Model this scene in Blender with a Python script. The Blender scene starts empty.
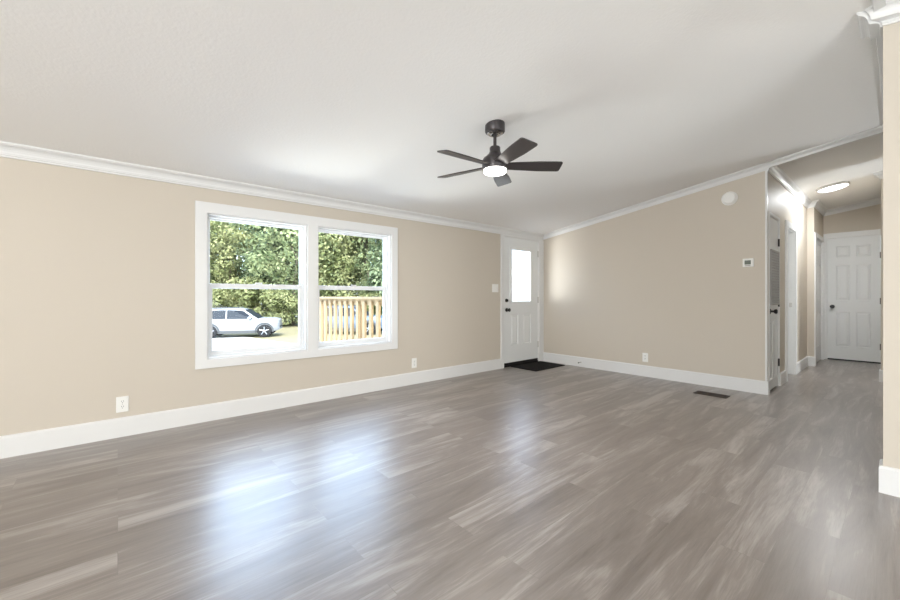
import bpy, bmesh, math, random
from mathutils import Vector, Matrix
C = bpy.context.scene.collection
SC = bpy.context.scene
R = math.radians
# ------------------------------------------------------------------ camera
cam_d = bpy.data.cameras.new('camera'); cam = bpy.data.objects.new('camera', cam_d); C.objects.link(cam)
cam_d.sensor_width = 36.0; cam_d.lens = 36.0 * 387.5 / 900.0
cam_d.shift_y = -3.72 / 900.0
cam_d.clip_start = 0.02; cam_d.clip_end = 500
YAW = R(49.395)
cam.location = (0, 0, 1.08); cam.rotation_euler = (R(90), 0, -(R(90) - YAW))
SC.camera = cam
SC.cycles.sample_clamp_indirect = 4.0; SC.cycles.sample_clamp_direct = 12.0
# ------------------------------------------------------------------ world, sun, lights, exposure
SC.view_settings.view_transform = 'Standard'; SC.view_settings.look = 'None'
SC.view_settings.exposure = 1.22; SC.view_settings.gamma = 1.0; SC.view_settings.use_curve_mapping = False
W = bpy.data.worlds.new('sky'); SC.world = W; W.use_nodes = True
nt = W.node_tree; nt.nodes.clear()
sky = nt.nodes.new('ShaderNodeTexSky'); sky.sky_type = 'NISHITA'; sky.sun_disc = False
sky.sun_elevation = R(50); sky.sun_rotation = R(205); sky.air_density = 1.0; sky.dust_density = 2.2; sky.ozone_density = 2.0
bg = nt.nodes.new('ShaderNodeBackground'); bg.inputs['Strength'].default_value = 0.5
ow = nt.nodes.new('ShaderNodeOutputWorld')
# unseen bright cloud bank added above the trees to light the floor reflection
tcw = nt.nodes.new('ShaderNodeTexCoord'); nzw = nt.nodes.new('ShaderNodeTexNoise'); nzw.inputs['Scale'].default_value = 3.2; nzw.inputs['Detail'].default_value = 6
nt.links.new(tcw.outputs['Generated'], nzw.inputs['Vector'])
sepw = nt.nodes.new('ShaderNodeSeparateXYZ'); nt.links.new(tcw.outputs['Generated'], sepw.inputs[0])
dotw = nt.nodes.new('ShaderNodeVectorMath'); dotw.operation = 'DOT_PRODUCT'; dotw.inputs[1].default_value = (0.32, 0.85, 0.40); nt.links.new(tcw.outputs['Generated'], dotw.inputs[0])
def ramp(src, a, b_):
    n = nt.nodes.new('ShaderNodeMapRange'); n.interpolation_type = 'SMOOTHSTEP'; n.inputs['From Min'].default_value = a; n.inputs['From Max'].default_value = b_
    nt.links.new(src, n.inputs['Value']); return n.outputs[0]
def mulw(a, b_):
    n = nt.nodes.new('ShaderNodeMath'); n.operation = 'MULTIPLY'; nt.links.new(a, n.inputs[0]); nt.links.new(b_, n.inputs[1]); return n.outputs[0]
maskw = mulw(mulw(ramp(dotw.outputs['Value'], 0.62, 0.9), ramp(sepw.outputs['Z'], 0.10, 0.24)), ramp(nzw.outputs['Fac'], 0.28, 0.55))
mixw = nt.nodes.new('ShaderNodeMix'); mixw.data_type = 'RGBA'; mixw.inputs[7].default_value = (7.0, 8.4, 11.0, 1)
nt.links.new(maskw, mixw.inputs[0]); nt.links.new(sky.outputs[0], mixw.inputs[6]); nt.links.new(mixw.outputs[2], bg.inputs[0]); nt.links.new(bg.outputs[0], ow.inputs[0])

def lamp(name, kind, loc, direction=None, energy=10, color=(1, 1, 1), **kw):
    d = bpy.data.lights.new(name, kind); d.energy = energy; d.color = color
    for k, v in kw.items(): setattr(d, k, v)
    o = bpy.data.objects.new(name, d); C.objects.link(o); o.location = loc
    if direction is not None:
        o.rotation_euler = Vector(direction).to_track_quat('-Z', 'Y').to_euler()
    return o
lamp('sun', 'SUN', (-10, -20, 30), direction=(0.30, 0.62, -0.78), energy=1.85, color=(1.0, 0.93, 0.82), angle=R(0.6))
# added area lamps standing in for daylight from the unseen sides of the house
lamp('far_daylight_fill', 'AREA', (1.1, -3.68, 1.15), direction=(0.24, 1, 0.42), energy=57, color=(0.86, 0.94, 1.0), shape='RECTANGLE', size=4.0, size_y=1.5)
lamp('rear_daylight_fill', 'AREA', (-4.28, -0.5, 1.3), direction=(1, 0.16, 0.20), energy=146, color=(0.95, 0.975, 0.985), shape='RECTANGLE', size=2.2, size_y=1.3)
lamp('kitchen_daylight_fill', 'AREA', (7.0, -2.6, 0.75), direction=(0.0, 1, 0.35), energy=26, color=(0.90, 0.96, 1.0), shape='RECTANGLE', size=0.55, size_y=0.6)

# added lamp imitating driveway light thrown up through the two windows
lamp('driveway_bounce_fill', 'AREA', (-0.2, 7.0, -1.02), direction=(0.41, -0.74, 0.53), energy=36, color=(1.0, 0.985, 0.96), spread=R(72), shape='RECTANGLE', size=2.6, size_y=1.6)
# ------------------------------------------------------------------ materials
def mat(name, base=(0.8, 0.8, 0.8), rough=0.5, metal=0.0, spec=0.5, bump=None, var=None, emit=None, trans=0.0):
    m = bpy.data.materials.new(name); m.use_nodes = True
    n = m.node_tree.nodes; l = m.node_tree.links; b = n['Principled BSDF']
    b.inputs['Base Color'].default_value = (*base, 1); b.inputs['Roughness'].default_value = rough
    b.inputs['Metallic'].default_value = metal; b.inputs['Specular IOR Level'].default_value = spec
    if emit: b.inputs['Emission Color'].default_value = (*emit[0], 1); b.inputs['Emission Strength'].default_value = emit[1]
    if bump or var:
        tc = n.new('ShaderNodeTexCoord')
    if bump:
        nz = n.new('ShaderNodeTexNoise'); nz.inputs['Scale'].default_value = bump[0]; nz.inputs['Detail'].default_value = 3
        bp = n.new('ShaderNodeBump'); bp.inputs['Strength'].default_value = bump[1]; bp.inputs['Distance'].default_value = bump[2]
        l.new(tc.outputs['Object'], nz.inputs['Vector']); l.new(nz.outputs['Fac'], bp.inputs['Height']); l.new(bp.outputs[0], b.inputs['Normal'])
    if var:   # (scale, other colour)
        nz = n.new('ShaderNodeTexNoise'); nz.inputs['Scale'].default_value = var[0]; nz.inputs['Detail'].default_value = 4
        mx = n.new('ShaderNodeMix'); mx.data_type = 'RGBA'
        mx.inputs[6].default_value = (*base, 1); mx.inputs[7].default_value = (*var[1], 1)
        l.new(tc.outputs['Object'], nz.inputs['Vector']); l.new(nz.outputs['Fac'], mx.inputs[0]); l.new(mx.outputs[2], b.inputs['Base Color'])
    return m
M = {}
M['wall'] = mat('greige_paint', (0.595, 0.535, 0.452), 0.52, spec=0.3, bump=(140, 0.12, 0.002), var=(0.8, (0.580, 0.522, 0.440)))
M['ceil'] = mat('ceiling_paint', (0.88, 0.862, 0.835), 0.7, spec=0.2, bump=(60, 0.35, 0.004))
M['trim'] = mat('white_trim_paint', (0.75, 0.745, 0.73), 0.32, spec=0.45)
M['door'] = mat('white_door_paint', (0.77, 0.775, 0.765), 0.34, spec=0.45)
M['vinyl'] = mat('window_vinyl', (0.80, 0.805, 0.805), 0.35)
M['plastic'] = mat('white_plastic', (0.84, 0.83, 0.79), 0.35)
M['dark'] = mat('dark_slot', (0.02, 0.02, 0.02), 0.6)
M['black'] = mat('matte_black_metal', (0.018, 0.016, 0.016), 0.38, metal=0.4)
M['nickel'] = mat('satin_nickel', (0.52, 0.50, 0.47), 0.35, metal=1.0)
M['lcd'] = mat('lcd_screen', (0.16, 0.18, 0.15), 0.2)
M['fan'] = mat('bronze_fan_metal', (0.050, 0.043, 0.044), 0.36, metal=0.3)
M['fan_blade'] = mat('espresso_blade', (0.045, 0.037, 0.037), 0.30, spec=0.6)
M['chrome'] = mat('polished_ring', (0.55, 0.53, 0.52), 0.18, metal=1.0)
M['lampglow'] = mat('fan_lamp_glow', (0.9, 0.9, 0.88), 0.4, emit=((1.0, 0.96, 0.90), 3.2))
M['hallglow'] = mat('hall_lamp_glow', (0.9, 0.9, 0.9), 0.4, emit=((0.97, 0.98, 1.0), 2.0))
M['brownmetal'] = mat('brown_register_metal', (0.045, 0.030, 0.022), 0.45, metal=0.3)
M['mat'] = mat('black_rubber_mat', (0.010, 0.009, 0.009), 0.9, spec=0.15, bump=(260, 0.8, 0.004), var=(40, (0.022, 0.020, 0.020)))
M['grille'] = mat('grille_metal', (0.36, 0.345, 0.32), 0.45)
M['grilleback'] = mat('grille_filter', (0.03, 0.028, 0.026), 0.9)
M['rubber'] = mat('tire_rubber', (0.012, 0.012, 0.013), 0.9)
M['rim'] = mat('alloy_rim', (0.45, 0.46, 0.48), 0.3, metal=0.8)
M['carwhite'] = mat('white_car_paint', (0.27, 0.275, 0.285), 0.3, spec=0.4)
M['carblue'] = mat('blue_grey_car_paint', (0.10, 0.135, 0.19), 0.25, spec=0.6)
M['cladding'] = mat('grey_cladding', (0.055, 0.058, 0.06), 0.7)
M['carglass'] = mat('tinted_car_glass', (0.012, 0.018, 0.026), 0.4, spec=0.12)
M['headlight'] = mat('lamp_lens', (0.6, 0.62, 0.65), 0.15)
M['redlens'] = mat('red_lens', (0.4, 0.02, 0.02), 0.2)
M['wood'] = mat('pine_railing', (0.42, 0.31, 0.18), 0.7, var=(9, (0.34, 0.235, 0.12)))
M['deck'] = mat('deck_boards', (0.35, 0.27, 0.19), 0.75, var=(6, (0.30, 0.22, 0.15)))
M['bark'] = mat('bark', (0.13, 0.10, 0.075), 0.9, var=(6, (0.20, 0.17, 0.13)))
M['concrete'] = mat('pale_gravel', (0.74, 0.72, 0.68), 0.9, var=(1.5, (0.66, 0.64, 0.60)))
M['roadmat'] = mat('pale_road', (0.40, 0.36, 0.32), 0.9, var=(1.0, (0.34, 0.31, 0.27)))
M['lawn'] = mat('dry_lawn', (0.19, 0.19, 0.085), 0.95, var=(0.9, (0.27, 0.21, 0.13)))
M['siding'] = mat('house_siding', (0.7, 0.68, 0.63), 0.7)

def leafmat(name, a, b_):
    m = bpy.data.materials.new(name); m.use_nodes = True; n = m.node_tree.nodes; l = m.node_tree.links; n.clear()
    out = n.new('ShaderNodeOutputMaterial'); d = n.new('ShaderNodeBsdfDiffuse'); t = n.new('ShaderNodeBsdfTranslucent'); mx = n.new('ShaderNodeMixShader')
    tc = n.new('ShaderNodeTexCoord'); nz = n.new('ShaderNodeTexNoise'); nz.inputs['Scale'].default_value = 1.1; nz.inputs['Detail'].default_value = 5
    cr = n.new('ShaderNodeValToRGB'); cr.color_ramp.elements[0].position = 0.35; cr.color_ramp.elements[1].position = 0.68
    cr.color_ramp.elements[0].color = (*a, 1); cr.color_ramp.elements[1].color = (*b_, 1)
    l.new(tc.outputs['Object'], nz.inputs['Vector']); l.new(nz.outputs['Fac'], cr.inputs[0])
    l.new(cr.outputs[0], d.inputs[0]); l.new(cr.outputs[0], t.inputs[0]); mx.inputs[0].default_value = 0.35
    l.new(d.outputs[0], mx.inputs[1]); l.new(t.outputs[0], mx.inputs[2]); l.new(mx.outputs[0], out.inputs[0])
    return m
M['leaf_a'] = leafmat('leaf_bright_green', (0.110, 0.150, 0.070), (0.44, 0.48, 0.26))
M['leaf_b'] = leafmat('leaf_deep_green', (0.068, 0.112, 0.064), (0.33, 0.39, 0.23))
M['leaf_c'] = leafmat('leaf_yellow_green', (0.13, 0.155, 0.060), (0.45, 0.46, 0.24))

def glassmat(name, tint, refl=1.0, glare=0.0):
    m = bpy.data.materials.new(name); m.use_nodes = True; n = m.node_tree.nodes; l = m.node_tree.links; n.clear()
    out = n.new('ShaderNodeOutputMaterial'); tr = n.new('ShaderNodeBsdfTransparent'); tr.inputs[0].default_value = (*tint, 1)
    gl = n.new('ShaderNodeBsdfGlossy'); gl.inputs['Roughness'].default_value = 0.01
    fr = n.new('ShaderNodeFresnel'); fr.inputs['IOR'].default_value = 1.35
    mx = n.new('ShaderNodeMixShader')
    ge = n.new('ShaderNodeNewGeometry'); fs = n.new('ShaderNodeMath'); fs.operation = 'SUBTRACT'; fs.use_clamp = True
    l.new(fr.outputs[0], fs.inputs[0]); l.new(ge.outputs['Backfacing'], fs.inputs[1]); l.new(fs.outputs[0], mx.inputs[0])   # reflect on the outer faces only
    if glare:
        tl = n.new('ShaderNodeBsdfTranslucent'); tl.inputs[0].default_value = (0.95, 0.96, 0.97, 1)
        m2 = n.new('ShaderNodeMixShader'); m2.inputs[0].default_value = glare
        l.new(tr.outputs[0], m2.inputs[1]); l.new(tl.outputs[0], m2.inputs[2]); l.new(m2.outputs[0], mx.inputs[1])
    else:
        l.new(tr.outputs[0], mx.inputs[1])
    l.new(gl.outputs[0], mx.inputs[2]); l.new(mx.outputs[0], out.inputs[0])
    return m
M['glass'] = glassmat('window_glass', (0.95, 0.985, 0.98))
M['glare'] = glassmat('glare_door_glass', (0.95, 0.97, 0.98), glare=0.28)  # white translucent share put in for the overexposed daylight in the pane

def floormat():
    m = bpy.data.materials.new('grey_oak_vinyl_planks'); m.use_nodes = True; n = m.node_tree.nodes; l = m.node_tree.links; b = n['Principled BSDF']
    tc = n.new('ShaderNodeTexCoord')
    br = n.new('ShaderNodeTexBrick'); br.offset = 0.37; br.offset_frequency = 2; br.squash = 1.0
    br.inputs['Scale'].default_value = 1.0; br.inputs['Brick Width'].default_value = 1.22; br.inputs['Row Height'].default_value = 0.18
    br.inputs['Mortar Size'].default_value = 0.0011; br.inputs['Mortar Smooth'].default_value = 0.2; br.inputs['Bias'].default_value = 0.0
    br.inputs['Color1'].default_value = (0, 0, 0, 1); br.inputs['Color2'].default_value = (1, 1, 1, 1); br.inputs['Mortar'].default_value = (0.5, 0.5, 0.5, 1)
    l.new(tc.outputs['Object'], br.inputs['Vector'])
    def grain(sx, sy, scale, detail, k, dist=0.0):
        mp = n.new('ShaderNodeMapping'); mp.inputs['Scale'].default_value = (sx, sy, 1)
        add = n.new('ShaderNodeVectorMath'); add.operation = 'ADD'
        mul = n.new('ShaderNodeVectorMath'); mul.operation = 'SCALE'; mul.inputs['Scale'].default_value = k
        l.new(br.outputs['Color'], mul.inputs[0]); l.new(tc.outputs['Object'], mp.inputs[0])
        l.new(mp.outputs[0], add.inputs[0]); l.new(mul.outputs[0], add.inputs[1])
        nz = n.new('ShaderNodeTexNoise'); nz.inputs['Scale'].default_value = scale; nz.inputs['Detail'].default_value = detail
        nz.inputs['Roughness'].default_value = 0.62; nz.inputs['Distortion'].default_value = dist
        l.new(add.outputs[0], nz.inputs['Vector']); return nz
    g1 = grain(0.7, 5.5, 1.2, 4, 37.0, 1.2)
    g2 = grain(3.0, 42.0, 2.0, 5, 61.0, 0.3)
    g3 = grain(9.0, 260.0, 1.0, 3, 17.0)
    def mth(op, a, bb, cc=None):
        x = n.new('ShaderNodeMath'); x.operation = op
        for i, v in enumerate((a, bb, cc)):
            if v is None: continue
            if isinstance(v, (int, float)): x.inputs[i].default_value = v
            else: l.new(v, x.inputs[i])
        return x.outputs[0]
    sep = n.new('ShaderNodeSeparateColor'); l.new(br.outputs['Color'], sep.inputs[0])
    t = mth('MULTIPLY', sep.outputs[0], 0.13)
    t = mth('MULTIPLY_ADD', g1.outputs['Fac'], 0.95, t)
    t = mth('MULTIPLY_ADD', g2.outputs['Fac'], 0.28, t)
    t = mth('MULTIPLY_ADD', g3.outputs['Fac'], 0.22, t)
    cr = n.new('ShaderNodeValToRGB'); e = cr.color_ramp.elements
    e[0].position = 0.52; e[0].color = (0.118, 0.094, 0.079, 1)
    e[1].position = 1.08; e[1].color = (0.365, 0.328, 0.298, 1)
    k = cr.color_ramp.elements.new(0.80); k.color = (0.205, 0.171, 0.149, 1)
    l.new(t, cr.inputs[0])
    mx = n.new('ShaderNodeMix'); mx.data_type = 'RGBA'; mx.inputs[7].default_value = (0.15, 0.125, 0.105, 1)
    fm = mth('MULTIPLY', br.outputs['Fac'], 0.55)
    l.new(fm, mx.inputs[0]); l.new(cr.outputs[0], mx.inputs[6]); l.new(mx.outputs[2], b.inputs['Base Color'])
    rr = mth('MULTIPLY_ADD', g2.outputs['Fac'], 0.10, 0.27); l.new(rr, b.inputs['Roughness'])
    b.inputs['Coat Weight'].default_value = 0.5; b.inputs['Coat Roughness'].default_value = 0.5
    b.inputs['Specular IOR Level'].default_value = 1.0
    bp = n.new('ShaderNodeBump'); bp.inputs['Strength'].default_value = 0.22; bp.inputs['Distance'].default_value = 0.002
    l.new(mth('SUBTRACT', g2.outputs['Fac'], br.outputs['Fac']), bp.inputs['Height']); l.new(bp.outputs[0], b.inputs['Normal'])
    return m
M['floor'] = floormat()

# ------------------------------------------------------------------ mesh helpers
def bx(bm, x0, x1, y0, y1, z0, z1):
    v = [bm.verts.new(p) for p in ((x0, y0, z0), (x1, y0, z0), (x1, y1, z0), (x0, y1, z0), (x0, y0, z1), (x1, y0, z1), (x1, y1, z1), (x0, y1, z1))]
    for f in ((3, 2, 1, 0), (4, 5, 6, 7), (0, 1, 5, 4), (1, 2, 6, 5), (2, 3, 7, 6), (3, 0, 4, 7)): bm.faces.new([v[i] for i in f])
    return v
def prism(bm, pts, vec):
    """polygon pts (3-D) extruded by vec"""
    vec = Vector(vec); a = [bm.verts.new(p) for p in pts]; b = [bm.verts.new(Vector(p) + vec) for p in pts]; n = len(a)
    bm.faces.new(a[::-1]); bm.faces.new(b)
    for i in range(n): bm.faces.new((a[i], a[(i + 1) % n], b[(i + 1) % n], b[i]))
def lathe(bm, prof, seg=32, center=(0, 0, 0), axis='z'):
    """prof: (radius, height) list, capped where radius is 0"""
    cx, cy, cz = center
    def pt(r, h, a):
        u, v = r * math.cos(a), r * math.sin(a)
        if axis == 'z': return (cx + u, cy + v, cz + h)
        if axis == 'y': return (cx + u, cy + h, cz + v)
        return (cx + h, cy + u, cz + v)
    rings = []
    for r, h in prof:
        if r < 1e-6: rings.append([bm.verts.new(pt(0, h, 0))])
        else: rings.append([bm.verts.new(pt(r, h, 2 * math.pi * i / seg)) for i in range(seg)])
    for a, b in zip(rings, rings[1:]):
        for i in range(seg):
            j = (i + 1) % seg
            if len(a) == 1 and len(b) == 1: continue
            if len(a) == 1: bm.faces.new((a[0], b[i], b[j]))
            elif len(b) == 1: bm.faces.new((a[i], b[0], a[j]))
            else: bm.faces.new((a[i], b[i], b[j], a[j]))
def tube(bm, p0, p1, r0, r1=None, seg=12):
    p0, p1 = Vector(p0), Vector(p1); r1 = r0 if r1 is None else r1; d = (p1 - p0).normalized()
    u = d.orthogonal().normalized(); v = d.cross(u)
    a = [bm.verts.new(p0 + r0 * (math.cos(t) * u + math.sin(t) * v)) for t in [2 * math.pi * i / seg for i in range(seg)]]
    b = [bm.verts.new(p1 + r1 * (math.cos(t) * u + math.sin(t) * v)) for t in [2 * math.pi * i / seg for i in range(seg)]]
    bm.faces.new(a[::-1]); bm.faces.new(b)
    for i in range(seg): bm.faces.new((a[i], a[(i + 1) % seg], b[(i + 1) % seg], b[i]))
def obj(name, bm, m, parent=None, bevel=0.0, smooth=False, loc=None, rot=None):
    bmesh.ops.recalc_face_normals(bm, faces=bm.faces)
    me = bpy.data.meshes.new(name); bm.to_mesh(me); bm.free(); me.materials.append(m)
    o = bpy.data.objects.new(name, me); C.objects.link(o)
    if parent: o.parent = parent
    if loc: o.location = loc
    if rot: o.rotation_euler = rot
    if smooth:
        for p in me.polygons: p.use_smooth = True
        try:
            mod = o.modifiers.new('edge', 'EDGE_SPLIT'); mod.split_angle = R(35)
        except Exception: pass
    if bevel:
        b = o.modifiers.new('bevel', 'BEVEL'); b.width = bevel; b.segments = 2; b.limit_method = 'ANGLE'; b.angle_limit = R(40)
    return o
def B(): return bmesh.new()
def box(name, m, parent, x0, x1, y0, y1, z0, z1, bevel=0.0):
    b = B(); bx(b, x0, x1, y0, y1, z0, z1); return obj(name, b, m, parent, bevel)
def thing(name, label, cat, loc=(0, 0, 0), rot=(0, 0, 0), group=None, kind=None):
    o = bpy.data.objects.new(name, None); C.objects.link(o); o.location = loc; o.rotation_euler = rot; o.empty_display_size = 0.1
    return tag(o, label, cat, group, kind)
def tag(o, label, cat, group=None, kind=None):
    if label: o['label'] = label
    if cat: o['category'] = cat
    if group: o['group'] = group
    if kind: o['kind'] = kind
    return o
def struct(o, label, cat): return tag(o, label, cat, None, 'structure')
def copy_tree(o, parent=None):
    c = o.copy(); C.objects.link(c); c.parent = parent
    for ch in list(o.children): copy_tree(ch, c)
    return c
def gridwall(bm, us, zs, holes, f, th):
    """slab of cells us x zs without the holes (u0,u1,z0,z1); f(u, depth, z) -> point, depth 0..th"""
    us = sorted(set(us + [h[0] for h in holes] + [h[1] for h in holes])); zs = sorted(set(zs + [h[2] for h in holes] + [h[3] for h in holes]))
    def solid(i, j):
        if i < 0 or j < 0 or i >= len(us) - 1 or j >= len(zs) - 1: return False
        u, z = (us[i] + us[i + 1]) / 2, (zs[j] + zs[j + 1]) / 2
        return not any(h[0] < u < h[1] and h[2] < z < h[3] for h in holes)
    cache = {}
    def V(i, j, d):
        k = (i, j, d)
        if k not in cache: cache[k] = bm.verts.new(f(us[i], d * th, zs[j]))
        return cache[k]
    for i in range(len(us) - 1):
        for j in range(len(zs) - 1):
            if not solid(i, j): continue
            for d in (0, 1): bm.faces.new((V(i, j, d), V(i + 1, j, d), V(i + 1, j + 1, d), V(i, j + 1, d)))
            for di, dj, a, b_ in ((-1, 0, (i, j), (i, j + 1)), (1, 0, (i + 1, j), (i + 1, j + 1)), (0, -1, (i, j), (i + 1, j)), (0, 1, (i, j + 1), (i + 1, j + 1))):
                if not solid(i + di, j + dj): bm.faces.new((V(*a, 0), V(*b_, 0), V(*b_, 1), V(*a, 1)))

# ------------------------------------------------------------------ dimensions
D, X0, YH = 3.913, 5.405, 0.964          # window wall, back wall, corner of the hall
YR, SL, ZW = 0.06, 0.149, 2.092          # ridge, ceiling slope, ceiling height at the window wall
XB, YF = -4.4, -3.8                      # unseen walls behind the camera and across the ridge
XE, XJ, YJ = 9.255, 8.16, 0.884          # end of the hall, its jog
XS, YS, XT, YT = 3.2, 0.068, 7.32, 0.175 # the two wall ends on the right
TH = 0.12
def cz(y): return ZW + SL * (D - y) if y >= YR else ZW + SL * (D - YR) - SL * (YR - y)
HB = 0.148

# ------------------------------------------------------------------ floor and ceiling
b = B(); bx(b, XB - TH, XE + TH, YF - TH, D + TH, -0.12, 0.0); struct(obj('floor', b, M['floor']), 'grey-brown wood plank floor running through the room and hall', 'floor')
b = B()
y0, y1 = YF - TH, D + 0.45
prof = [(y0, cz(y0)), (YR, cz(YR)), (D, cz(D)), (y1, cz(D)), (y1, cz(D) + 0.2), (YR, cz(YR) + 0.35), (y0, cz(y0) + 0.3)]
prism(b, [(XB - TH, y, z) for y, z in prof], (XE - XB + 2 * TH, 0, 0))
struct(obj('ceiling', b, M['ceil']), 'white textured ceiling sloping up from the window wall', 'ceiling')
b = B(); prism(b, [(XB, YR - 0.005, cz(YR) - 0.028), (XB, YR + 0.042, cz(YR + .042) - 0.026), (XB, YR + 0.042, cz(YR + .042)), (XB, YR, cz(YR)), (XB, YR - 0.005, cz(YR - .005))], (XT - XB - 0.0, 0, 0))
struct(obj('trim_1', b, M['trim'], bevel=0.003), 'thin white batten along the ceiling ridge', 'ceiling trim')

# ------------------------------------------------------------------ walls
WIN = [(0.586, 1.451), (1.559, 2.44)]; WZ = (0.536, 1.80)
EDOOR = (4.412, 5.278, 0.0, 1.99)
b = B(); gridwall(b, [XB - TH, XE + TH], [0.0, ZW], [(a, c, *WZ) for a, c in WIN] + [EDOOR], lambda u, d, z: (u, D + d, z), TH)
struct(obj('wall_left', b, M['wall']), 'long greige wall with the double window and entry door', 'wall')
b = B(); prism(b, [(X0, YH, 0), (X0, D, 0), (X0, D, cz(D)), (X0, YH, cz(YH))], (0.1, 0, 0))
struct(obj('wall_back', b, M['wall']), 'greige end wall with smoke alarm and thermostat', 'wall')
CL = (5.497, 6.012, 0.0, 1.99); DW = (6.475, 7.09, 0.0, 1.965); SD = (8.29, 9.10, 0.0, 2.0); HD = (0.215, 0.842, 0.0, 2.066)
b = B(); gridwall(b, [X0 + 0.1, XJ], [0.0, cz(YH)], [CL, DW], lambda u, d, z: (u, YH + d, z), 0.1)
struct(obj('wall_hall_left', b, M['wall']), 'hall wall left side with the closet door', 'wall')
b = B(); gridwall(b, [XJ, XE], [0.0, cz(YJ)], [SD], lambda u, d, z: (u, YJ + d, z), 0.18)
struct(obj('wall_hall_jog', b, M['wall']), 'short hall wall stepping out before the end door', 'wall')
b = B(); gridwall(b, [YF, D], [0.0, cz(YR)], [HD], lambda u, d, z: (XE + d, u, min(z, cz(u))), 0.1)
struct(obj('wall_hall_end', b, M['wall']), 'greige wall at the end of the hall above the white door', 'wall')
b = B(); bx(b, XT + TH, XE, 0.02, 0.12, 0, cz(0.02)); struct(obj('wall_hall_right', b, M['wall']), 'hall wall on the right beside the end door', 'wall')
def stub(name, x, y, label):
    b = B(); prism(b, [(x, YF, 0), (x, y, 0), (x, y, cz(y)), (x, YR, cz(YR)), (x, YF, cz(YF))], (TH, 0, 0)); struct(obj(name, b, M['wall']), label, 'wall')
b = B(); prism(b, [(5.6, -0.06, 0), (5.6, 0.03, 0), (5.6, 0.03, cz(0.03)), (5.6, -0.06, cz(-0.06))], (1.01, 0, 0)); struct(obj('wall_partition', b, M['wall']), 'short wall between the kitchen and the hall', 'wall')
stub('wall_right', XS, YS, 'greige wall end at the right edge of the photo')
stub('wall_kitchen', XT, YT, 'narrow greige wall end beside the hall, far right')
b = B(); prism(b, [(XB - TH, YF, 0), (XB - TH, D, 0), (XB - TH, D, cz(D)), (XB - TH, YR, cz(YR)), (XB - TH, YF, cz(YF))], (TH, 0, 0)); struct(obj('wall_rear', b, M['wall']), 'greige wall behind the viewpoint', 'wall')
b = B(); bx(b, XB - TH, XE + TH, YF - TH, YF, 0, cz(YF)); struct(obj('wall_far', b, M['wall']), 'greige wall on the far side of the ridge', 'wall')

# ------------------------------------------------------------------ crown, baseboards, corner bead
def sweep(name, prof, p0, p1, out, m0, m1, dz, m, label, cat):
    """prof (o, d): distance out from the wall, distance down; mitres m0, m1 shift the ends along the run by m*o"""
    p0, p1, out = Vector(p0), Vector(p1), Vector(out); al = (p1 - p0).normalized(); b = B(); A, Z = [], []
    flat = Vector((al.x, al.y, 0)); k = 1 / max(flat.length, 1e-6)
    for o, d in prof:
        A.append(b.verts.new(p0 + out * o + Vector((0, 0, -d + dz * o)) - al * (m0 * o * k)))
        Z.append(b.verts.new(p1 + out * o + Vector((0, 0, -d + dz * o)) + al * (m1 * o * k)))
    n = len(prof); b.faces.new(A[::-1]); b.faces.new(Z)
    for i in range(n): b.faces.new((A[i], A[(i + 1) % n], Z[(i + 1) % n], Z[i]))
    return struct(obj(name, b, m), label, cat)
def crown_prof(h, w=0.062):
    s = h / 0.08
    pts = [(0, 0), (w, 0), (w, 0.010 * s), (w - 0.006, 0.014 * s)]
    for i in range(6):
        t = i / 5; a = R(90) * t
        pts.append((w - 0.010 - 0.034 * math.sin(a) , (0.018 + 0.040 * (1 - math.cos(a))) * s))
    pts += [(0.016, 0.062 * s), (0.016, 0.067 * s), (0.011, 0.070 * s), (0.011, 0.08 * s), (0, 0.08 * s)]
    return pts
CR = 'crown molding'; WT = M['trim']
sweep('trim_2', crown_prof(0.082), (XB, D, ZW), (X0, D, ZW), (0, -1, 0), 0, -1, SL, WT, 'white crown molding above the window wall', CR)
sweep('trim_3', crown_prof(0.070), (X0, D, ZW), (X0, YH, cz(YH)), (-1, 0, 0), -1, 1, 0, WT, 'white sloping crown molding on the end wall', CR)
hp = [(0, 0), (0.062, 0), (0.062, 0.012), (0.05, 0.018), (0.03, 0.030), (0.02, 0.052), (0, 0.052)]
sweep('trim_4', hp, (X0, YH, cz(YH)), (X0, YR + 0.045, cz(YR + 0.045)), (-1, 0, 0), 0, 0, 0, WT, 'white header trim across the hall opening', CR)
sweep('trim_5', crown_prof(0.085), (X0, YH, cz(YH)), (XJ, YH, cz(YH)), (0, -1, 0), 1, -1, SL, WT, 'white crown molding along the left hall wall', CR)
sweep('trim_6', crown_prof(0.085), (XJ, YH, cz(YH)), (XJ, YJ, cz(YJ)), (-1, 0, 0), -1, 1, 0, WT, 'short crown molding on the hall jog', CR)
sweep('trim_7', crown_prof(0.085), (XJ, YJ, cz(YJ)), (XE, YJ, cz(YJ)), (0, -1, 0), 1, -1, SL, WT, 'crown molding beyond the hall jog', CR)
sweep('trim_8', crown_prof(0.085), (XE, YJ, cz(YJ)), (XE, 0.12, cz(0.12)), (-1, 0, 0), -1, -1, 0, WT, 'white crown molding above the hall end door', CR)
sweep('trim_9', crown_prof(0.100, 0.096), (XS, YR, cz(YR)), (XS, YF, cz(YF)), (-1, 0, 0), 1, 0, 0, WT, 'crown molding on the wall at the right edge', CR)
sweep('trim_10', crown_prof(0.100, 0.096), (XS, YS, cz(YS)), (XS + TH, YS, cz(YS)), (0, 1, 0), 1, 1, -SL, WT, 'crown molding wrapped round the end of the right wall', CR)
sweep('trim_11', crown_prof(0.085), (XT, YT, cz(YT)), (XT, YR - 1.2, cz(YR - 1.2)), (-1, 0, 0), 1, 0, 0, WT, 'crown molding on the narrow wall end by the hall', CR)
sweep('trim_12', crown_prof(0.085), (XT, YT, cz(YT)), (XT + TH, YT, cz(YT)), (0, 1, 0), 1, 1, -SL, WT, 'crown return on the narrow wall end by the hall', CR)
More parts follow.
